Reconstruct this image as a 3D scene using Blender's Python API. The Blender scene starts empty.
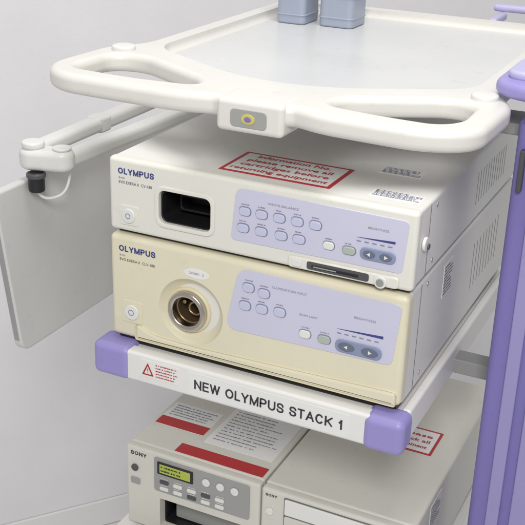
import bpy, bmesh, math, random
from mathutils import Vector, Matrix, geometry
random.seed(4)
S=bpy.context.scene
COL=bpy.context.collection
# ------------------------------------------------------------------ materials
def mat(name,col,rough=.45,var=.04,bump=.02,scale=60,metal=0,coat=0,emit=0,trans=0,dirt=0):
    m=bpy.data.materials.new(name);m.use_nodes=True;nt=m.node_tree;p=nt.nodes["Principled BSDF"]
    p.inputs["Roughness"].default_value=rough;p.inputs["Metallic"].default_value=metal
    p.inputs["Coat Weight"].default_value=coat
    tc=nt.nodes.new("ShaderNodeTexCoord")
    n=nt.nodes.new("ShaderNodeTexNoise");n.inputs["Scale"].default_value=6;n.inputs["Detail"].default_value=6
    nt.links.new(tc.outputs["Object"],n.inputs["Vector"])
    r=nt.nodes.new("ShaderNodeValToRGB")
    r.color_ramp.elements[0].position=.3;r.color_ramp.elements[1].position=.7
    r.color_ramp.elements[0].color=tuple(max(0,c*(1-var)) for c in col)+(1,)
    r.color_ramp.elements[1].color=tuple(min(1,c*(1+var)) for c in col)+(1,)
    nt.links.new(n.outputs["Fac"],r.inputs["Fac"])
    out=r.outputs["Color"]
    if dirt:
        d=nt.nodes.new("ShaderNodeTexNoise");d.inputs["Scale"].default_value=45;d.inputs["Detail"].default_value=8;d.inputs["Roughness"].default_value=.7
        nt.links.new(tc.outputs["Object"],d.inputs["Vector"])
        dr=nt.nodes.new("ShaderNodeValToRGB");dr.color_ramp.elements[0].position=.58;dr.color_ramp.elements[1].position=.78
        dr.color_ramp.elements[0].color=(0,0,0,1);dr.color_ramp.elements[1].color=(dirt,dirt,dirt,1)
        nt.links.new(d.outputs["Fac"],dr.inputs["Fac"])
        mx=nt.nodes.new("ShaderNodeMix");mx.data_type='RGBA'
        nt.links.new(dr.outputs["Color"],mx.inputs[0]);nt.links.new(out,mx.inputs[6]);mx.inputs[7].default_value=tuple(c*.45 for c in col)+(1,)
        out=mx.outputs[2]
    nt.links.new(out,p.inputs["Base Color"])
    if emit:
        p.inputs["Emission Color"].default_value=tuple(col)+(1,);p.inputs["Emission Strength"].default_value=emit
    if bump:
        b=nt.nodes.new("ShaderNodeBump");b.inputs["Strength"].default_value=bump;b.inputs["Distance"].default_value=.001
        n2=nt.nodes.new("ShaderNodeTexNoise");n2.inputs["Scale"].default_value=scale*12;n2.inputs["Detail"].default_value=3
        nt.links.new(tc.outputs["Object"],n2.inputs["Vector"]);nt.links.new(n2.outputs["Fac"],b.inputs["Height"]);nt.links.new(b.outputs["Normal"],p.inputs["Normal"])
        mr=nt.nodes.new("ShaderNodeMapRange");mr.inputs[3].default_value=rough*.8;mr.inputs[4].default_value=min(1,rough*1.25)
        nt.links.new(n.outputs["Fac"],mr.inputs[0]);nt.links.new(mr.outputs[0],p.inputs["Roughness"])
    return m
WHITE=mat("tray_white",(.72,.715,.69),.36,.02,.1,dirt=.15)
TRAYIN=mat("tray_surface",(.64,.645,.64),.28,.03,.15,dirt=.28)
HANDLE=mat("handle_cream",(.715,.70,.655),.32,.03,.15,dirt=.2)
DEV=mat("device_offwhite",(.77,.755,.69),.40,.02,.15,dirt=.15)
DEVTOP=mat("device_casing",(.77,.76,.725),.5,.02,.25,dirt=.18)
FRAME=mat("frame_white",(.80,.79,.76),.35,.02,.05,dirt=.15)
BEIGE=mat("fascia_beige",(.76,.71,.54),.40,.03,.15,dirt=.15)
BEIGE2=mat("bumper_beige",(.74,.68,.49),.42,.03,.15,dirt=.15)
LILAC=mat("panel_lilac",(.60,.60,.74),.4,.02,.03)
BUTTON=mat("button_pale",(.55,.57,.74),.35,.02,.02)
BUTW=mat("button_white",(.76,.76,.73),.35,.02,.02)
BLUEGREY=mat("button_bluegrey",(.25,.29,.43),.4,.05,.02)
PODC=mat("button_slate",(.14,.16,.22),.4,.05,.02)
GREENG=mat("button_greygreen",(.42,.48,.42),.4,.05,.02)
DARK=mat("black_plastic",(.015,.015,.017),.4,.1,.1)
DGREY=mat("dark_grey",(.08,.08,.085),.5,.1,.1)
VENT=mat("vent_grey",(.30,.30,.29),.6,.05,.1)
SEAM=mat("seam_shadow_grey",(.16,.16,.15),.7,.05,.1)
INK=mat("ink_black",(.03,.03,.035),.5,.05,0)
INKB=mat("ink_blue",(.05,.06,.22),.5,.05,0)
INKG=mat("ink_grey",(.24,.24,.32),.5,.05,0)
RED=mat("ink_red",(.46,.025,.03),.5,.05,0)
PAPER=mat("paper_white",(.80,.80,.78),.55,.02,.05,dirt=.08)
PURPLE=mat("purple_plastic",(.32,.28,.60),.40,.05,.15,dirt=.22)
PALEP=mat("pale_lilac_plastic",(.48,.46,.68),.42,.04,.15,dirt=.15)
POSTP=mat("post_purple",(.20,.17,.44),.42,.06,.15,dirt=.25)
POSTL=mat("post_lilac",(.31,.28,.53),.38,.05,.1,dirt=.25)
METAL=mat("metal",(.60,.56,.50),.25,.06,.05,metal=1)
BRONZE=mat("bronze_interior",(.36,.25,.15),.35,.10,.05,metal=.8)
BRASS=mat("brass",(.45,.34,.18),.35,.06,.05,metal=1)
SONYB=mat("printer_beige",(.67,.655,.59),.5,.03,.25,dirt=.22)
SONYG=mat("printer_grey",(.34,.34,.33),.5,.03,.2)
LCD=mat("lcd_green",(.36,.42,.06),.25,.05,0,emit=.15)
WALLM=mat("wall_paint",(.77,.76,.77),.7,.025,.4,scale=10)
FLOORM=mat("floor_vinyl",(.72,.71,.70),.5,.05,.1,dirt=.3)
SKIRT=mat("skirting_white",(.78,.77,.76),.45,.02,.05)
BOTTLE=mat("bluegrey_plastic",(.33,.37,.46),.3,.04,.05)
PANEL=mat("side_panel_grey",(.63,.63,.615),.40,.03,.15,dirt=.18)
EDGE=mat("panel_edge_grey",(.34,.34,.34),.5,.05,.1)
ARM=mat("arm_greywhite",(.70,.70,.67),.36,.03,.1,dirt=.2)
YEL=mat("emblem_yellow",(.60,.52,.12),.35,.05,0)
# ------------------------------------------------------------------ helpers
def P_of(o):
    while o.parent: o=o.parent
    return Vector(o.location)
def smooth(me,ang=32):
    for p in me.polygons: p.use_smooth=True
    me.set_sharp_from_angle(angle=math.radians(ang))
def link(name,me,parent,m=None,smoothing=True,wn=True):
    if parent is not None:
        me.transform(Matrix.Translation(-P_of(parent)))
    o=bpy.data.objects.new(name,me);COL.objects.link(o)
    if m: me.materials.clear();me.materials.append(m)
    if smoothing: smooth(me)
    if wn:
        w=o.modifiers.new("wn",'WEIGHTED_NORMAL');w.keep_sharp=True
    if parent is not None: o.parent=parent
    return o
def thing(name,loc,label,cat):
    e=bpy.data.objects.new(name,None);e.location=loc;e.empty_display_size=.02;COL.objects.link(e)
    e["label"]=label;e["category"]=cat;return e
def fillet(pts,r,n=6):
    out=[];N=len(pts)
    for i in range(N):
        p=Vector(pts[i][:2]);a=Vector(pts[i-1][:2]);b=Vector(pts[(i+1)%N][:2])
        ri=pts[i][2] if len(pts[i])>2 else r
        la=(a-p).length;lb=(b-p).length
        d=min(ri,la*.48,lb*.48)
        p0=p+(a-p).normalized()*d;p1=p+(b-p).normalized()*d
        for k in range(n+1):
            t=k/n;out.append(p0*(1-t)**2+p*2*t*(1-t)*.92+p1*t*t+ (p0+p1)*.08*t*(1-t))
    return out
def rrect(x0,x1,y0,y1,r,n=6): return fillet([(x0,y0),(x1,y0),(x1,y1),(x0,y1)],r*1.0,n)
def circ(cx,cy,r,n=32,ry=None):
    ry=ry or r
    return [Vector((cx+r*math.cos(2*math.pi*i/n),cy+ry*math.sin(2*math.pi*i/n))) for i in range(n)]
def capsule(a,b,r,n=10,r2=None):
    a=Vector(a);b=Vector(b);r2=r2 or r;t=math.atan2(b.y-a.y,b.x-a.x);o=[]
    for i in range(n+1):
        q=t-math.pi/2+math.pi*i/n;o.append(b+Vector((math.cos(q),math.sin(q)))*r2)
    for i in range(n+1):
        q=t+math.pi/2+math.pi*i/n;o.append(a+Vector((math.cos(q),math.sin(q)))*r)
    return o
def area(l): return sum(l[i-1].x*l[i].y-l[i].x*l[i-1].y for i in range(len(l)))/2
def clean(l):
    l=[Vector((p[0],p[1])) for p in l];o=[]
    for p in l:
        if not o or (p-o[-1]).length>1e-5:o.append(p)
    if (o[0]-o[-1]).length<1e-5:o.pop()
    return o
def inset(l,d):
    N=len(l);o=[]
    for i in range(N):
        a=(l[i]-l[i-1]).normalized();b=(l[(i+1)%N]-l[i]).normalized()
        na=Vector((-a.y,a.x));nb=Vector((-b.y,b.x));m=(na+nb)
        m=m.normalized() if m.length>1e-6 else na
        k=1/max(.5,m.dot(na));o.append(l[i]+m*d*k)
    return o
MATS={'top':lambda p:Matrix.Translation((0,0,p)),
 'front':lambda p:Matrix(((1,0,0,0),(0,0,-1,p),(0,1,0,0),(0,0,0,1))),
 'side':lambda p:Matrix(((0,0,1,p),(1,0,0,0),(0,1,0,0),(0,0,0,1)))}
def plate_mesh(outer,pos,th,plane,holes=(),bev=.0005,seg=3):
    loops=[clean(outer)]+[clean(h) for h in holes]
    if area(loops[0])<0: loops[0].reverse()
    for i in range(1,len(loops)):
        if area(loops[i])>0: loops[i].reverse()
    prof=[]
    for k in range(seg+1):
        q=math.pi/2*k/seg;prof.append((bev*(1-math.sin(q)),bev*(1-math.cos(q))))
    prof=prof+[(d,th-z) for d,z in reversed(prof)]
    bm=bmesh.new();rings=[]
    for d,z in prof:
        rings.append([[bm.verts.new((p.x,p.y,z)) for p in inset(l,d)] for l in loops])
    for a,b in zip(rings,rings[1:]):
        for la,lb in zip(a,b):
            N=len(la)
            for i in range(N):
                j=(i+1)%N
                try: bm.faces.new((la[i],la[j],lb[j],lb[i]))
                except: pass
    for ring,flip in ((rings[0],1),(rings[-1],0)):
        co=[[v.co.copy() for v in l] for l in ring];flat=[v for l in ring for v in l]
        for t in geometry.tessellate_polygon(co):
            try: bm.faces.new([flat[i] for i in (t if not flip else t[::-1])])
            except: pass
    bmesh.ops.remove_doubles(bm,verts=bm.verts,dist=1e-7)
    bmesh.ops.recalc_face_normals(bm,faces=bm.faces)
    me=bpy.data.meshes.new("m");bm.to_mesh(me);bm.free()
    me.transform(MATS[plane](pos));return me
def plate(name,parent,outer,pos,th,m,plane='front',holes=(),bev=.0005,seg=3):
    return link(name,plate_mesh(outer,pos,th,plane,holes,bev,seg),parent,m)
def bake(o):
    dg=bpy.context.evaluated_depsgraph_get();me=bpy.data.meshes.new_from_object(o.evaluated_get(dg));return me
def rbox_mesh(x0,x1,y0,y1,z0,z1,b=.003,seg=4,cut=()):
    bm=bmesh.new();bmesh.ops.create_cube(bm,size=1)
    for v in bm.verts: v.co=Vector(((x0+x1)/2+v.co.x*(x1-x0),(y0+y1)/2+v.co.y*(y1-y0),(z0+z1)/2+v.co.z*(z1-z0)))
    me=bpy.data.meshes.new("m");bm.to_mesh(me);bm.free()
    o=bpy.data.objects.new("tmp",me);COL.objects.link(o)
    bv=o.modifiers.new("b",'BEVEL');bv.width=b;bv.segments=seg;bv.limit_method='ANGLE'
    ct=[]
    for c in cut:
        co=bpy.data.objects.new("cut",c);COL.objects.link(co);ct.append(co)
        md=o.modifiers.new("c",'BOOLEAN');md.object=co;md.operation='DIFFERENCE';md.solver='EXACT'
    r=bake(o);bpy.data.objects.remove(o)
    for c in ct: bpy.data.objects.remove(c)
    return r
def rbox(name,parent,x0,x1,y0,y1,z0,z1,m,b=.003,seg=4,cut=()):
    return link(name,rbox_mesh(x0,x1,y0,y1,z0,z1,b,seg,cut),parent,m)
def text(name,parent,body,x0,x1,v0,h,pos,m,plane='front',bold=0,th=.0003,**k):
    cu=bpy.data.curves.new("t",'FONT');cu.body=body;cu.size=1;cu.resolution_u=3
    o=bpy.data.objects.new("t",cu);COL.objects.link(o);bpy.context.view_layer.update()
    me=bake(o);bpy.data.objects.remove(o)
    xs=[v.co.x for v in me.vertices]
    mn,mx=min(xs),max(xs);sx=(x1-x0)/(mx-mn);sy=h/.70
    for v in me.vertices: v.co=Vector(((v.co.x-mn)*sx,v.co.y*sy,0))
    if bold:   # heavier weight: shifted layers of the same letters
        bm=bmesh.new()
        for i,(dx,dy) in enumerate(((-bold,0),(bold,0),(0,-bold),(0,bold))):
            c=me.copy();c.transform(Matrix.Translation((dx,dy,i*1e-5)));bm.from_mesh(c)
        bm.to_mesh(me);bm.free()
    me.transform(MATS[plane](pos)@Matrix.Translation((x0,v0,th)))
    return link(name,me,parent,m,False,False)
def arc(cx,cy,rx,ry,a0,a1,n=14):
    return [(cx+rx*math.cos(math.radians(a0+(a1-a0)*i/n)),cy+ry*math.sin(math.radians(a0+(a1-a0)*i/n))) for i in range(n+1)]
def cat(pts,n=5):
    p=[Vector(q) for q in pts];p=[p[0]*2-p[1]]+p+[p[-1]*2-p[-2]];o=[]
    for i in range(1,len(p)-2):
        for k in range(n):
            t=k/n;o.append(.5*((2*p[i])+(-p[i-1]+p[i+1])*t+(2*p[i-1]-5*p[i]+4*p[i+1]-p[i+2])*t*t+(-p[i-1]+3*p[i]-3*p[i+1]+p[i+2])*t**3))
    o.append(p[-2]);return o
GL={'O':(.80,[arc(.5,.5,.5,.5,90,450,32)]),'L':(.54,[[(0,1),(0,0),(1,0)]]),'Y':(.70,[[(0,1),(.5,.42)],[(1,1),(.5,.42)],[(.5,.50),(.5,0)]]),
'M':(.84,[[(0,0),(0,1)],[(0,1),(.5,.02)],[(1,1),(.5,.02)],[(1,0),(1,1)]]),'P':(.66,[[(0,0),(0,1),(.55,1)]+arc(.55,.73,.45,.27,90,-90)[1:]+[(0,.46)]]),
'U':(.72,[[(0,1),(0,.35)]+arc(.5,.35,.5,.35,180,360)[1:]+[(1,1)]]),
'S':(.66,[cat([(.98,.76),(.85,.93),(.5,1),(.14,.93),(.02,.75),(.14,.59),(.5,.51),(.88,.42),(1,.24),(.86,.06),(.5,0),(.12,.06),(0,.25)])]),
'N':(.72,[[(0,0),(0,1)],[(0,1),(1,0)],[(1,0),(1,1)]]),'E':(.62,[[(1,1),(0,1),(0,0),(1,0)],[(0,.52),(.92,.52)]]),
'W':(1.0,[[(0,1),(.25,0)],[(.5,1),(.25,0)],[(.5,1),(.75,0)],[(1,1),(.75,0)]]),'T':(.64,[[(0,1),(1,1)],[(.5,1),(.5,0)]]),
'A':(.76,[[(0,0),(.5,1)],[(1,0),(.5,1)],[(.18,.33),(.82,.33)]]),'C':(.74,[arc(.5,.5,.5,.5,42,318,22)]),
'K':(.70,[[(0,0),(0,1)],[(1,1),(0,.36)],[(.32,.56),(1,0)]]),'1':(.40,[[(.1,.72),(.75,1)],[(.75,1),(.75,0)]]),' ':(.30,[])}
def signtext(name,parent,body,x0,x1,v0,h,pos,m,plane='front',t=.14,gap=.16,th=.0003):
    bm=bmesh.new();x=0;k=0
    for ch in body:
        w,strokes=GL[ch]
        for s in strokes:
            k+=1
            p=[Vector((x+t/2+q[0]*(w-t),t/2+q[1]*(1-t))) for q in s]
            closed=(p[0]-p[-1]).length<1e-4
            if not closed:
                a=(p[0]-p[1]).normalized();b=(p[-1]-p[-2]).normalized();p[0]=p[0]+a*t/2;p[-1]=p[-1]+b*t/2
                for i in (0,-1):
                    p[i].y=min(1,max(0,p[i].y))
            N=len(p);rows=[]
            for i in range(N):
                d0=(p[i]-p[i-1]) if (i>0) else ((p[-1]-p[-2]) if closed else p[1]-p[0])
                d1=(p[i+1]-p[i]) if i<N-1 else ((p[1]-p[0]) if closed else p[i]-p[i-1])
                n0=Vector((-d0.y,d0.x)).normalized();n1=Vector((-d1.y,d1.x)).normalized();mm=(n0+n1).normalized()
                q=mm*(t/2)/max(.6,mm.dot(n0));a_,b_=p[i]+q,p[i]-q
                for c_ in (a_,b_): c_.y=min(1,max(0,c_.y))
                rows.append((bm.verts.new((*a_,k*2e-5)),bm.verts.new((*b_,k*2e-5))))
            for a,b in zip(rows,rows[1:]): bm.faces.new((a[0],a[1],b[1],b[0]))
        x+=w+gap
    W=x-gap;me=bpy.data.meshes.new("m");bmesh.ops.recalc_face_normals(bm,faces=bm.faces);bm.to_mesh(me);bm.free()
    for v in me.vertices: v.co=Vector((v.co.x*(x1-x0)/W,v.co.y*h,v.co.z*.3))
    me.transform(MATS[plane](pos)@Matrix.Translation((x0,v0,th)))
    return link(name,me,parent,m,False,False)
def bars(name,parent,x0,x1,y0,y1,rows,pos,m,plane='top',th=.0003,fill=.45,gap=.12):
    bm=bmesh.new();hh=(y1-y0)/rows
    for r in range(rows):
        y=y1-(r+.5)*hh;x=x0;end=x1-(x1-x0)*random.choice([0,0,.1,.3])
        while x<end:
            w=random.uniform(.3,.9)*hh
            e=min(x+w,end);f=fill*random.uniform(.7,1.1)
            vs=[bm.verts.new(c) for c in ((x,y-hh*f/2,0),(e,y-hh*f/2,0),(e,y+hh*f/2,0),(x,y+hh*f/2,0))]
            bm.faces.new(vs);x=e+hh*random.choice([.12,.12,.15,.4])
    me=bpy.data.meshes.new("m");bm.to_mesh(me);bm.free();me.transform(MATS[plane](pos)@Matrix.Translation((0,0,th)))
    return link(name,me,parent,m,False,False)
def tube(name,parent,pts,r,m,res=8):
    cu=bpy.data.curves.new("t",'CURVE');cu.dimensions='3D';cu.bevel_depth=r;cu.bevel_resolution=4;cu.use_fill_caps=True
    sp=cu.splines.new('NURBS');sp.points.add(len(pts)-1)
    for p,q in zip(sp.points,pts): p.co=(*q,1)
    sp.order_u=min(4,len(pts));sp.use_endpoint_u=True;sp.resolution_u=res
    o=bpy.data.objects.new("t",cu);COL.objects.link(o);bpy.context.view_layer.update();me=bake(o);bpy.data.objects.remove(o)
    return link(name,me,parent,m)
def ell_mesh(c,rx,ry,rz):
    bm=bmesh.new();bmesh.ops.create_uvsphere(bm,u_segments=64,v_segments=40,radius=1)
    for v in bm.verts: v.co=Vector((c[0]+v.co.x*rx,c[1]+v.co.y*ry,c[2]+v.co.z*rz))
    me=bpy.data.meshes.new("m");bm.to_mesh(me);bm.free();return me
# ------------------------------------------------------------------ camera
cd=bpy.data.cameras.new("camera");cd.sensor_width=36;cd.lens=1045/525*36;cd.clip_start=.01;cd.clip_end=50
cam=bpy.data.objects.new("camera",cd);COL.objects.link(cam)
cam.matrix_world=Matrix(((.89936,-.19648,.39057,.67624),(.43615,.34121,-.83267,-1.00996),(.03034,.91922,.39256,.62124),(0,0,0,1)))
S.camera=cam
# ------------------------------------------------------------------ setting
def structure(name,me,m):
    o=link(name,me,None,m,False,False);o["kind"]="structure";o["label"]=name.replace("_"," ");return o
d=Vector((.61,.79)).normalized();nrm=Vector((d.y,-d.x));w0=Vector((-.703,.541))
def quad(z0,z1,a,b,off0,off1):
    p=[w0+d*a+nrm*off0,w0+d*b+nrm*off0,w0+d*b+nrm*off1,w0+d*a+nrm*off1]
    bm=bmesh.new();lo=[bm.verts.new((q.x,q.y,z0)) for q in p];hi=[bm.verts.new((q.x,q.y,z1)) for q in p]
    for i in range(4):
        j=(i+1)%4;bm.faces.new((lo[i],lo[j],hi[j],hi[i]))
    bm.faces.new(lo[::-1]);bm.faces.new(hi);bmesh.ops.recalc_face_normals(bm,faces=bm.faces)
    me=bpy.data.meshes.new("m");bm.to_mesh(me);bm.free();return me
FZ=-.985
structure("wall",quad(FZ,1.8,-1.6,4,-.1,0),WALLM)["label"]="plain pale grey painted wall behind the cart"
structure("skirting_board",quad(FZ+.002,FZ+.070,-1.6,4,.002,.010),SKIRT)["label"]="white skirting board along the wall"
bm=bmesh.new();vs=[bm.verts.new(c) for c in ((-3,-3,FZ),(4,-3,FZ),(4,5,FZ),(-3,5,FZ))];bm.faces.new(vs);me=bpy.data.meshes.new("f");bm.to_mesh(me);bm.free()
structure("floor",me,FLOORM)["label"]="pale vinyl floor under the cart"
# ------------------------------------------------------------------ cart
cart=thing("equipment_cart",(.19,.2,FZ),"white and purple medical equipment cart with loop-handled top tray","cart")
zt=.3265;TH=.0235;ztop=zt+TH
outer=[(-.040,.58,.03),(-.040,.135,.03),(-.070,.095,.03),(-.073,-.025,.045),(-.035,-.062,.045),(.12,-.066,.04),(.165,-.054,.02),(.172,-.058,.004),(.25,-.058,.004),(.257,-.054,.02),(.29,-.066,.04),(.40,-.072,.045),(.450,-.045,.045),(.453,.080,.03),(.427,.12,.03),(.424,.58,.03)]
outer=fillet(outer,.02,8)
hl=fillet([(-.042,-.024,.022),(-.038,.062,.022),(.0,.070,.025),(.112,.010,.02),(.128,-.022,.018),(.05,-.031,.03)],.02,8)
hr=fillet([(.282,-.024,.018),(.34,-.034,.03),(.404,-.036,.022),(.421,-.012,.02),(.419,.056,.02),(.388,.068,.02),(.285,.010,.02)],.02,8)
well=clean(fillet([(-.012,.552,.03),(-.012,.122,.035),(.15,.034,.05),(.25,.034,.05),(.398,.122,.035),(.398,.552,.03)],.03,10))
tray=plate("tray_rim",cart,outer,zt,TH,HANDLE,'top',holes=[hl,hr],bev=.0085,seg=7)
if area(well)<0: well.reverse()
def well_cut():
    me=tray.data;o=bpy.data.objects.new("tmp",me);COL.objects.link(o)
    c=plate_mesh(well,ztop-.012-P_of(cart).z,.05,'top',bev=.008,seg=7)
    c.transform(Matrix.Translation((-P_of(cart).x,-P_of(cart).y,0)))
    co=bpy.data.objects.new("cut",c);COL.objects.link(co)
    md=o.modifiers.new("c",'BOOLEAN');md.object=co;md.operation='DIFFERENCE';md.solver='EXACT'
    bv=o.modifiers.new("b",'BEVEL');bv.width=.003;bv.segments=3;bv.limit_method='ANGLE';bv.angle_limit=math.radians(60)
    r=bake(o);bpy.data.objects.remove(o);bpy.data.objects.remove(co);smooth(r,34);tray.data=r
well_cut()
plate("tray_surface",tray,inset(well,.0095),ztop-.0125,.0012,TRAYIN,'top',bev=.0004)
for c in ((-.037,.085),(.419,.085)):
    plate("corner_knob",tray,circ(c[0],c[1],.015),ztop-.004,.010,WHITE,'top',bev=.003)
blk=rbox("emblem_block",tray,.172,.25,-.064,-.01,zt-.011,ztop+.001,HANDLE,.006)
plate("emblem_plate",blk,rrect(.190,.232,zt-.004,zt+.015,.005),-.0635,.0015,SONYG,'front')
plate("emblem",blk,circ(.211,zt+.0055,.0080,24,.0055),-.0648,.0012,YEL,'front')
plate("emblem",blk,circ(.211,zt+.0055,.004,24,.003),-.0658,.0010,POSTP,'front')
plate("tray_underside",tray,fillet([(-.01,.54),(-.01,.14),(.155,.05),(.245,.05),(.395,.14),(.395,.54)],.02),zt-.012,.0125,WHITE,'top',bev=.003)
rbox("rear_handle",tray,.285,.44,.640,.658,.352,.363,PALEP,.005,5)
rbox("rear_handle_arm",tray,.295,.308,.575,.645,.340,.352,PALEP,.004)
sh=rbox("equipment_shelf",cart,-.012,.392,-.01,.47,-.012,-.0025,FRAME,.002)
rl=rbox("front_rail",sh,.03,.36,-.030,-.0105,-.041,.000,FRAME,.004)
rbox("side_rail",sh,.384,.396,.0,.47,-.040,.001,FRAME,.004)
rbox("side_rail",sh,-.016,-.004,.0,.47,-.040,.001,FRAME,.004)
rbox("corner_cap",sh,-.018,.036,-.033,.010,-.043,.003,PURPLE,.009,6)
rbox("corner_cap",sh,.349,.399,-.033,.006,-.045,.001,PURPLE,.010,6)
plate("name_label",rl,rrect(.121,.333,-.037,-.006,.0005),-.030,.0006,PAPER,'front',bev=.0001)
signtext("label_lettering",rl,"NEW OLYMPUS STACK 1",.130,.326,-.0278,.0130,-.0306,INK,t=.165,gap=.11)
plate("warning_label",rl,rrect(.052,.108,-.030,-.006,.0005),-.030,.0006,PAPER,'front',bev=.0001)
tri=[(.055,-.027),(.072,-.027),(.0635,-.0095)]
plate("warning_triangle",rl,fillet(tri,.001,3),-.0306,.0003,RED,'front',holes=[fillet([(.0582,-.0252),(.0688,-.0252),(.0635,-.0138)],.0005,2)],bev=.00005)
text("warning_mark",rl,"!",.0627,.0643,-.024,.007,-.0306,RED)
bars("warning_lettering",rl,.075,.106,-.028,-.008,5,-.0306,RED,'front',fill=.4)
sh2=rbox("lower_shelf",cart,-.04,.41,.03,.5,-.352,-.34,FRAME,.002)
rbox("front_rail",sh2,-.04,.41,.008,.029,-.378,-.332,FRAME,.004)
po=plate("post",cart,fillet([(.454,.10,.012),(.55,.10,.012),(.55,.22,.012),(.454,.22,.012)],.012),FZ+.05,.325-FZ-.05,POSTP,'top',bev=.002)
rbox("post_trim",po,.478,.494,.094,.101,FZ+.06,.30,POSTL,.002)
rbox("post_trim",po,.507,.53,.094,.101,FZ+.06,.30,POSTL,.002)
pad=plate("post_cap",po,fillet([(.424,.092,.025),(.46,.070,.02),(.56,.070,.02),(.56,.20,.02),(.424,.20,.02)],.02),.3545,.017,PURPLE,'top',bev=.007,seg=5)
plate("cap_rim",pad,fillet([(.434,.10,.02),(.56,.10,.02),(.56,.19,.02),(.434,.19,.02)],.02),.370,.010,PALEP,'top',bev=.004,seg=4)
rbox("cap_stem",pad,.462,.53,.10,.16,.32,.356,PURPLE,.004)
rbox("post_clip",po,.462,.468,.092,.101,.250,.298,DGREY,.002)
rbox("base",cart,-.1,.5,0,.5,FZ+.02,FZ+.10,FRAME,.02)
rbox("post",cart,-.02,-.0,.46,.50,FZ+.05,.3135,FRAME,.004)
rbox("shelf_bracket",cart,.394,.456,.18,.21,-.036,-.016,VENT,.002)
rbox("shelf_bracket",cart,.404,.456,.16,.20,-.375,-.345,VENT,.002)
rbox("tray_bracket",cart,.38,.46,.14,.20,.300,.3140,VENT,.002)
sp=plate("folding_side_shelf",cart,fillet([(-.004,-.064,.018),(.58,-.064,.02),(.58,.176,.01),(-.040,.176,.006)],.02),-.166,.014,PANEL,'side',bev=.003)
e0=Vector((-.0385,.160));e1=Vector((-.0085,-.040));
plate("shelf_edge_strip",sp,[(-.0400,.168),(-.0075,-.045),(-.0045,-.045),(-.0370,.168)],-.163,.008,EDGE,'side',bev=.0005)
rbox("hinge_stub",cart,-.050,-.016,.085,.102,-.036,-.022,DARK,.003)
rbox("panel_hinge",cart,-.153,-.016,.40,.42,-.03,-.012,VENT,.003)
arm=plate("hanger_arm",cart,capsule((-.150,.040),(-.156,.36),.0125,r2=.014),.203,.020,ARM,'top',bev=.007,seg=5)
plate("arm_joint_band",arm,capsule((-.153,.19),(-.153,.20),.0145),.202,.022,ARM,'top',bev=.004,seg=4)
plate("arm_link",arm,capsule((-.112,.050),(-.092,.42),.0120,r2=.015),.193,.020,ARM,'top',bev=.007,seg=5)
plate("arm_elbow",arm,capsule((-.150,.040),(-.112,.050),.0185,r2=.016),.190,.028,ARM,'top',bev=.008,seg=5)
plate("arm_joint",arm,circ(-.150,.040,.0150),.2175,.009,WHITE,'top',bev=.003)
plate("arm_joint",arm,circ(-.112,.050,.0125),.2175,.004,WHITE,'top',bev=.002)
plate("arm_knob",arm,circ(-.140,.030,.0108),.162,.027,DARK,'top',bev=.003)
plate("arm_knob_collar",arm,circ(-.140,.030,.0128),.181,.007,DGREY,'top',bev=.002)
tube("arm_cable",arm,[(-.140,.030,.168),(-.140,.034,.150),(-.127,.052,.146),(-.113,.066,.158),(-.114,.070,.195)],.0020,FRAME)
rbox("arm_mount",arm,-.10,-.02,.40,.44,.190,.210,ARM,.004)
# ------------------------------------------------------------------ upper processor
up=thing("video_processor",(.19,.2,.150),"flat off-white video processor with lilac control panel, notice on top","video processor")
z0,z1=.1525,.243
SL=rrect(.0700,.1395,.1730,.2140,.009)
body=rbox("casing",up,0,.386,0.001,.47,z0,z1,DEVTOP,.004,4,cut=[plate_mesh(rrect(.066,.1435,.168,.218,.009),.06,.08,'front',bev=0)])
fas=rbox("front_panel",up,-.001,.387,-.010,.006,z0-.001,z1+.001,DEV,.0055,5,cut=[plate_mesh(SL,.02,.05,'front',bev=0)])
rbox("gap_shade_slab",up,.006,.381,.000,.44,.1470,.1560,DARK,.0005,1)  # black slab standing in for the shade in the gap between the two units
plate("slot_lining",fas,rrect(.0665,.1430,.1685,.2175,.009),.055,.048,DARK,'front',holes=[SL],bev=.0001)
plate("slot_back",fas,rrect(.068,.142,.170,.216,.004),.050,.003,DARK,'front')
plate("slot_frame",fas,rrect(.0645,.1450,.1675,.2195,.013),-.010,.0025,DEV,'front',holes=[SL],bev=.0012)
plate("slot_lip",fas,rrect(.0690,.1405,.172,.215,.009),.006,.012,DARK,'front',holes=[rrect(.0715,.138,.1745,.2110,.008)],bev=.001)
plate("connector_socket",fas,rrect(.078,.132,.179,.200,.004),.046,.022,DARK,'front',holes=[rrect(.081,.129,.182,.197,.003)],bev=.0008)
signtext("brand_lettering",fas,"OLYMPUS",.013,.063,.2245,.0075,-.010,INKB,t=.20,gap=.11)
text("model_lettering",fas,"EVIS EXERA II  CV-180",.014,.060,.2125,.0036,-.010,INK)
text("model_lettering",fas,"EVIS",.014,.022,.2185,.0020,-.010,INK)
plate("power_button",fas,rrect(.015,.041,.161,.186,.003),-.010,.0015,DEV,'front')
plate("power_button",fas,circ(.028,.1735,.0092),-.0115,.0025,BUTW,'front',bev=.001)
plate("power_mark",fas,circ(.028,.1735,.0036,20),-.014,.0003,INKG,'front',holes=[circ(.028,.1735,.0027,20)],bev=.00005)
pan=plate("control_panel",fas,fillet([(.166,.171,.006),(.374,.172,.006),(.378,.233,.006),(.172,.235,.010)],.006),-.010,.0012,LILAC,'front',bev=.0004)
pf=-.0112
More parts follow.
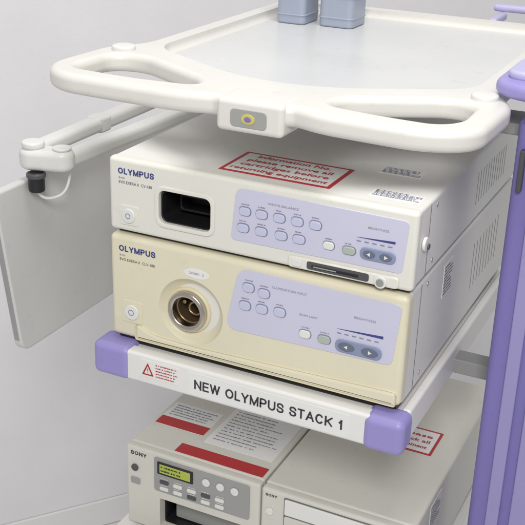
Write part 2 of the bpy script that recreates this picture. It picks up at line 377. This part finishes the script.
def btn(x,z,w,h,m=BUTTON,panel=pan,dot=True,pf=pf):
    plate("button_surround",panel,rrect(x-w/2-.0009,x+w/2+.0009,z-h/2-.0009,z+h/2+.0009,min(w,h)*.5+.001),pf+.0002,.0006,INKG,'front',bev=.0002)
    b=plate("button",panel,rrect(x-w/2,x+w/2,z-h/2,z+h/2,min(w,h)*.5),pf,.0024,m,'front',bev=.0009)
    if dot: bars("button_lettering",panel,x-w*.35,x+w*.35,z+h*.68,z+h*.68+.0028,1,pf,INKG,'front',th=.0002,fill=.5)
for x in (.184,.205,.227,.249,.271): btn(x,.2085,.014,.010)
for x in (.182,.205,.230,.252): btn(x,.188,.0145,.010)
btn(.288,.188,.013,.009,BUTW);btn(.312,.187,.015,.009,GREENG)
plate("button",pan,rrect(.325,.366,.181,.195,.007),pf,.0022,BLUEGREY,'front',bev=.0009)
for x in (.336,.355): plate("button",pan,circ(x,.188,.007,24,.0045),pf-.0022,.0008,PODC,'front',bev=.0003)
for s,x in ((1,.336),(-1,.355)):
    plate("arrow_mark",pan,[(x-.0026*s,.188),(x+.0013*s,.1902),(x+.0013*s,.1858)],pf-.003,.0003,PAPER,'front',bev=.00003)
text("panel_lettering",pan,"WHITE BALANCE",.212,.250,.2215,.0026,pf,INKG)
text("panel_lettering",pan,"BRIGHTNESS",.332,.356,.2165,.0026,pf,INKG)
plate("level_bar",pan,[(.320,.2045),(.364,.2045),(.364,.2075),(.320,.2048)],pf,.0003,INKB,'front',bev=.00003)
for i in range(5): plate("indicator",pan,rrect(.320+i*.009,.325+i*.009,.1998,.2012,.0004),pf,.0004,INKG,'front',bev=.0001)
strip=plate("front_strip",fas,rrect(.240,.372,.1535,.1675,.005),-.010,.004,DEV,'front',bev=.002)
plate("button",strip,rrect(.246,.258,.1565,.1645,.003),-.014,.0015,BUTW,'front',bev=.0006)
plate("card_slot",strip,rrect(.264,.338,.156,.1655,.003),-.014,.0008,DGREY,'front',bev=.0003)
plate("card_slot_bar",strip,rrect(.270,.326,.1587,.162,.001),-.0148,.0006,DARK,'front',bev=.0003)
plate("card_slot_bar",strip,rrect(.272,.300,.1597,.161,.0005),-.0154,.0004,SONYG,'front',bev=.0001)
plate("latch_knob",strip,circ(.352,.1595,.0072),-.014,.0035,BUTW,'front',bev=.001)
plate("latch_knob",strip,circ(.352,.1595,.0045),-.0175,.001,VENT,'front',bev=.0004)
plate("side_knob",body,circ(.018,.200,.008),.3865,.004,BUTW,'side',bev=.0015)
plate("side_knob",body,circ(.022,.196,.0035),.3905,.002,DGREY,'side',bev=.0008)
plate("case_screw",body,circ(.06,.165,.003,16),.3855,.0012,METAL,'side',bev=.0004)
plate("case_screw",body,circ(.06,.232,.003,16),.3855,.0012,METAL,'side',bev=.0004)
rbox("case_seam",body,.3855,.3864,.036,.0372,.156,.240,SEAM,.0001,1)
for i in range(12):
    plate("side_vent",body,rrect(.24+i*.013,.2425+i*.013,.175,.218,.001),.3855,.0007,VENT,'side',bev=.0002)
nt_=plate("warning_notice",body,rrect(.134,.274,.016,.094,.001),z1,.0005,RED,'top',bev=.0001)
plate("notice_face",nt_,rrect(.139,.269,.021,.089,.0005),z1+.0005,.0002,PAPER,'top',bev=.00005)
for i,(t,a,b) in enumerate((("Information No.",.156,.250),("please remove all",.150,.258),("cartridges before",.148,.260),("returning equipment",.143,.265))):
    text("notice_lettering",nt_,t,a,b,.0765-i*.0163,.0092,z1+.0007,RED,'top',bold=.00035,th=.0002)
for (a,b,c,e) in ((.318,.378,.020,.045),(.300,.352,.102,.128)):
    l=plate("asset_label",body,rrect(a,b,c,e,.0005),z1,.0005,PAPER,'top',bev=.0001)
    bars("label_lettering",l,a+.003,b-.003,c+.002,e-.002,6,z1+.0005,INKB,'top',fill=.4)
for x in (.03,.355):
    plate("foot",up,circ(x,.46,.008),.1468,.0055,DARK,'top')
# ------------------------------------------------------------------ lower light source
lo=thing("light_source",(.19,.2,0),"beige light source with round metal-ringed socket on the cart shelf","light source")
za,zb=.006,.1465
CX,CZ=.106,.062
lb=rbox("casing",lo,0,.384,.001,.47,za,zb,DEVTOP,.004,4,cut=[plate_mesh(circ(CX,CZ,.023,48),.07,.09,'front',bev=0)])
dish=ell_mesh((.114,-.020,.065),.046,.030,.045)
hole=plate_mesh(circ(CX,CZ,.0200,48),.03,.06,'front',bev=0)
lf=rbox("front_panel",lo,-.001,.385,-.012,.012,za+.002,zb,BEIGE,.007,6,cut=[dish,hole])
rbox("gap_shade_slab",lo,.006,.379,-.004,.44,-.0022,.0100,DARK,.0005,1)  # dark filler that paints the shadow line between this unit and the shelf
bp=plate("lower_bumper",lf,fillet([(.035,.009,.004),(.381,.009,.004),(.381,.028,.006),(.115,.020,.03),(.06,.022,.02),(.035,.034,.01)],.01,8),-.0095,.0050,BEIGE,'front',bev=.0048,seg=6)
plate("socket_collar",lf,circ(CX,CZ,.0300,48),.006,.010,BEIGE2,'front',holes=[circ(CX,CZ,.0250,48)],bev=.0025)
plate("socket_ring",lf,circ(CX,CZ,.0262,48),.005,.016,METAL,'front',holes=[circ(CX,CZ,.0188,48)],bev=.0030,seg=6)
plate("socket_sleeve",lf,circ(CX,CZ,.0222,48),.045,.043,BRONZE,'front',holes=[circ(CX,CZ,.0178,48)],bev=.0005)
plate("socket_bore",lf,circ(CX,CZ,.0185,48),.030,.002,DGREY,'front')
plate("socket_pin",lf,circ(.109,.060,.0098,32),.030,.022,BRONZE,'front',holes=[circ(.109,.060,.0068,32)],bev=.001)
plate("socket_pin",lf,circ(.096,.068,.0028,20),.030,.026,BRASS,'front',bev=.001)
plate("badge",lf,circ(.122,.1175,.0175,36,.0065),-.012,.0006,PAPER,'front',bev=.0002)
text("badge_lettering",lf,"290001  2",.112,.132,.1163,.0028,-.0126,INKG)
signtext("brand_lettering",lf,"OLYMPUS",.013,.065,.1255,.0078,-.012,INKB,t=.20,gap=.11)
text("model_lettering",lf,"EVIS EXERA II  CLV-180",.014,.064,.1130,.0036,-.012,INK)
text("model_lettering",lf,"EVIS",.014,.022,.1192,.0020,-.012,INK)
plate("power_button",lf,rrect(.016,.046,.031,.061,.003),-.012,.0015,BEIGE,'front')
plate("power_button",lf,circ(.031,.046,.0102),-.0135,.0025,BUTW,'front',bev=.001)
plate("power_mark",lf,circ(.031,.046,.0040,20),-.016,.0003,INKG,'front',holes=[circ(.031,.046,.0031,20)],bev=.00005)
p2=plate("control_panel",lf,fillet([(.162,.056,.016),(.372,.060,.008),(.379,.136,.008),(.178,.138,.016)],.008),-.012,.0012,LILAC,'front',bev=.0004)
q=-.0132
for x,z in ((.192,.116),(.212,.113),(.188,.092),(.210,.0925),(.233,.094)): btn(x,z,.0145,.011,BUTTON,p2,True,q)
btn(.266,.074,.014,.010,BUTW,p2,True,q);btn(.290,.073,.015,.010,GREENG,p2,True,q)
plate("button",p2,rrect(.304,.360,.063,.079,.008),q,.0022,BLUEGREY,'front',bev=.0009)
for x in (.318,.346): plate("button",p2,circ(x,.071,.010,24,.0055),q-.0022,.0008,PODC,'front',bev=.0003)
for s,x in ((1,.318),(-1,.346)):
    plate("arrow_mark",p2,[(x-.0028*s,.071),(x+.0014*s,.0733),(x+.0014*s,.0687)],q-.003,.0003,PAPER,'front',bev=.00003)
text("panel_lettering",p2,"ILLUMINATION INPUT",.222,.266,.122,.0029,q,INKG)
text("panel_lettering",p2,"EXAM LAMP",.258,.280,.096,.0026,q,INKG)
text("panel_lettering",p2,"BRIGHTNESS",.324,.350,.108,.0028,q,INKG)
plate("level_bar",p2,[(.305,.0905),(.360,.0905),(.360,.0940),(.305,.0908)],q,.0003,INKB,'front',bev=.00003)
for i in range(6): plate("indicator",p2,rrect(.305+i*.009,.310+i*.009,.0848,.0862,.0004),q,.0004,INKG,'front',bev=.0001)
l=plate("asset_label",lb,rrect(.128,.166,.088,.132,.0005),.384,.0005,PAPER,'side',bev=.0001)
bars("label_lettering",l,.130,.164,.09,.13,9,.3845,INK,'side',fill=.4)
rbox("case_seam",lb,.3835,.3844,.036,.0372,.010,.143,SEAM,.0001,1)
for z in (.02,.135): plate("case_screw",lb,circ(.06,z,.003,16),.3835,.0012,METAL,'side',bev=.0004)
for i in range(9):
    plate("side_vent",lb,rrect(.27+i*.016,.2728+i*.016,.045,.11,.001),.3835,.0007,VENT,'side',bev=.0002)
for x in (.03,.355): plate("foot",lo,circ(x,.46,.008),-.0025,.0095,DARK,'top')
# ------------------------------------------------------------------ printer
pr=thing("video_printer",(.08,.2,-.34),"beige video printer with green display on the lower shelf","printer")
zt2=-.2
pb=rbox("casing",pr,-.025,.1865,.062,.46,-.335,zt2,SONYB,.004,4,cut=[plate_mesh(rrect(.028,.167,-.327,-.273,.003),.14,.2,'front',bev=0)])
pfp=rbox("front_panel",pr,-.025,.1865,.050,.064,-.333,zt2-.001,SONYB,.004,4,cut=[plate_mesh(rrect(.03,.165,-.325,-.275,.003),.07,.05,'front',bev=0)])
plate("paper_slot",pfp,rrect(.0285,.1665,-.3265,-.2735,.003),.135,.068,DARK,'front',holes=[rrect(.031,.164,-.324,-.276,.003)],bev=.0003)
signtext("brand_lettering",pfp,"SONY",-.017,.009,-.2145,.0062,.050,INK,t=.2,gap=.14)
cp=plate("control_panel",pfp,rrect(.022,.172,-.262,-.207,.004),.050,.002,SONYG,'front',bev=.0006)
plate("display",cp,rrect(.028,.085,-.232,-.212,.0015),.048,.0012,DARK,'front',bev=.0003)
plate("display_screen",cp,rrect(.032,.081,-.229,-.215,.0008),.0468,.0004,LCD,'front',bev=.0001)
bars("display_lettering",cp,.034,.079,-.228,-.216,2,.0464,INK,'front',fill=.4)
for r in range(2):
    for c in range(5):
        plate("button",cp,rrect(.032+c*.022,.046+c*.022,-.247-r*.011,-.241-r*.011,.002),.048,.0018,BUTW if (r+c)%3 else DGREY,'front',bev=.0006)
        bars("button_lettering",cp,.033+c*.022,.045+c*.022,-.240-r*.011,-.238-r*.011,1,.048,PAPER,'front',fill=.6)
for i in range(3): plate("button",cp,circ(.106+i*.022,-.222,.006),.048,.0025,BUTW,'front',bev=.001)
plate("power_button",pfp,circ(-.010,-.235,.0055),.050,.003,DGREY,'front',bev=.001)
plate("power_button",pfp,rrect(-.017,-.002,-.262,-.252,.002),.050,.002,SONYG,'front',bev=.0006)
plate("paper_cover",pfp,rrect(.040,.155,-.322,-.284,.003),.085,.006,SONYG,'front',bev=.001)
n1=plate("red_white_label",pb,rrect(-.018,.062,.118,.182,.001),zt2,.0005,PAPER,'top',bev=.0001)
plate("label_band",n1,rrect(-.018,.062,.118,.140,.0005),zt2+.0005,.0002,RED,'top',bev=.00005)
bars("label_lettering",n1,-.012,.056,.145,.178,5,zt2+.0005,INKG,'top',fill=.35)
n2=plate("red_label",pb,rrect(.045,.182,.066,.088,.001),zt2,.0005,RED,'top',bev=.0001)
n3=plate("instruction_sheet",pb,rrect(.070,.178,.105,.215,.0005),zt2,.0006,PAPER,'top',bev=.0001)
bars("sheet_lettering",n3,.078,.170,.115,.205,11,zt2+.0006,INKG,'top',fill=.25)
# ------------------------------------------------------------------ recorder
rc=thing("video_recorder",(.30,.2,-.34),"pale beige medical video recorder with front disc drawer beside the printer","recorder")
rb=rbox("casing",rc,.189,.401,.062,.46,-.335,zt2,SONYB,.004)
rf=rbox("front_panel",rc,.189,.401,.048,.064,-.333,zt2-.001,SONYB,.005)
signtext("brand_lettering",rf,"SONY",.196,.213,-.212,.0042,.048,INK,t=.2,gap=.14)
plate("power_button",rf,circ(.203,-.235,.0055),.048,.003,BUTW,'front',bev=.001)
plate("drawer_gap",rf,rrect(.2235,.3965,-.3285,-.2065,.002),.0485,.0015,SEAM,'front',bev=.0002)
plate("disc_drawer",rf,rrect(.225,.395,-.2325,-.208,.002),.048,.003,FRAME,'front',bev=.001)
plate("front_cover",rf,rrect(.225,.395,-.327,-.235,.003),.048,.003,SONYB,'front',bev=.001)
n4=plate("warning_notice",rb,rrect(.298,.368,.225,.290,.001),zt2,.0005,RED,'top',bev=.0001)
plate("notice_face",n4,rrect(.302,.364,.229,.286,.001),zt2+.0005,.0002,PAPER,'top',bev=.00005)
for i,t in enumerate(("Please","check all","equipment")): text("notice_lettering",n4,t,.308,.357,.268-i*.015,.0075,zt2+.0007,RED,'top',bold=.0003)
l=plate("asset_label",rb,rrect(.125,.175,-.252,-.210,.0005),.401,.0005,PAPER,'side',bev=.0001)
bars("label_lettering",l,.128,.172,-.249,-.213,8,.4015,INK,'side',fill=.4)
# ------------------------------------------------------------------ containers on tray
for i,(x,y,w) in enumerate(((.036,.452,.046),(.104,.462,.054))):
    zb_=ztop-.0111
    b=thing("plastic_container",(x,y,zb_),"blue-grey ribbed plastic container standing on the tray","container")
    b["group"]="containers on the tray"
    plate("container_body",b,rrect(x-w/2,x+w/2,y-.03,y+.03,.01),zb_,.13,BOTTLE,'top',bev=.003)
    for k in range(2): plate("container_rib",b,rrect(x-w/2-.001,x+w/2+.001,y-.031,y+.031,.0105),zb_+.012+k*.03,.003,BOTTLE,'top',bev=.0013)
# ------------------------------------------------------------------ light
w=bpy.data.worlds.new("World");S.world=w;w.use_nodes=True
w.node_tree.nodes["Background"].inputs[0].default_value=(.97,.98,1,1);w.node_tree.nodes["Background"].inputs[1].default_value=.43
def alight(name,loc,tgt,size,en,col=(1,1,1)):
    l=bpy.data.lights.new(name,'AREA');l.size=size;l.energy=en;l.color=col;o=bpy.data.objects.new(name,l);COL.objects.link(o);o.location=loc
    o.rotation_euler=(Vector(tgt)-Vector(loc)).to_track_quat('-Z','Y').to_euler();return o
alight("ceiling_and_fill_lamp",(.5,-.1,2.1),(.2,.2,0),.7,22,(1,.985,.965))
alight("ceiling_and_fill_lamp",(.9,-1.6,1.4),(.15,.2,0),.5,28,(1,.985,.965))  # added fill light, no visible source; brightens the units' right-hand sides
S.view_settings.view_transform='Standard';S.view_settings.look='None';S.view_settings.exposure=0
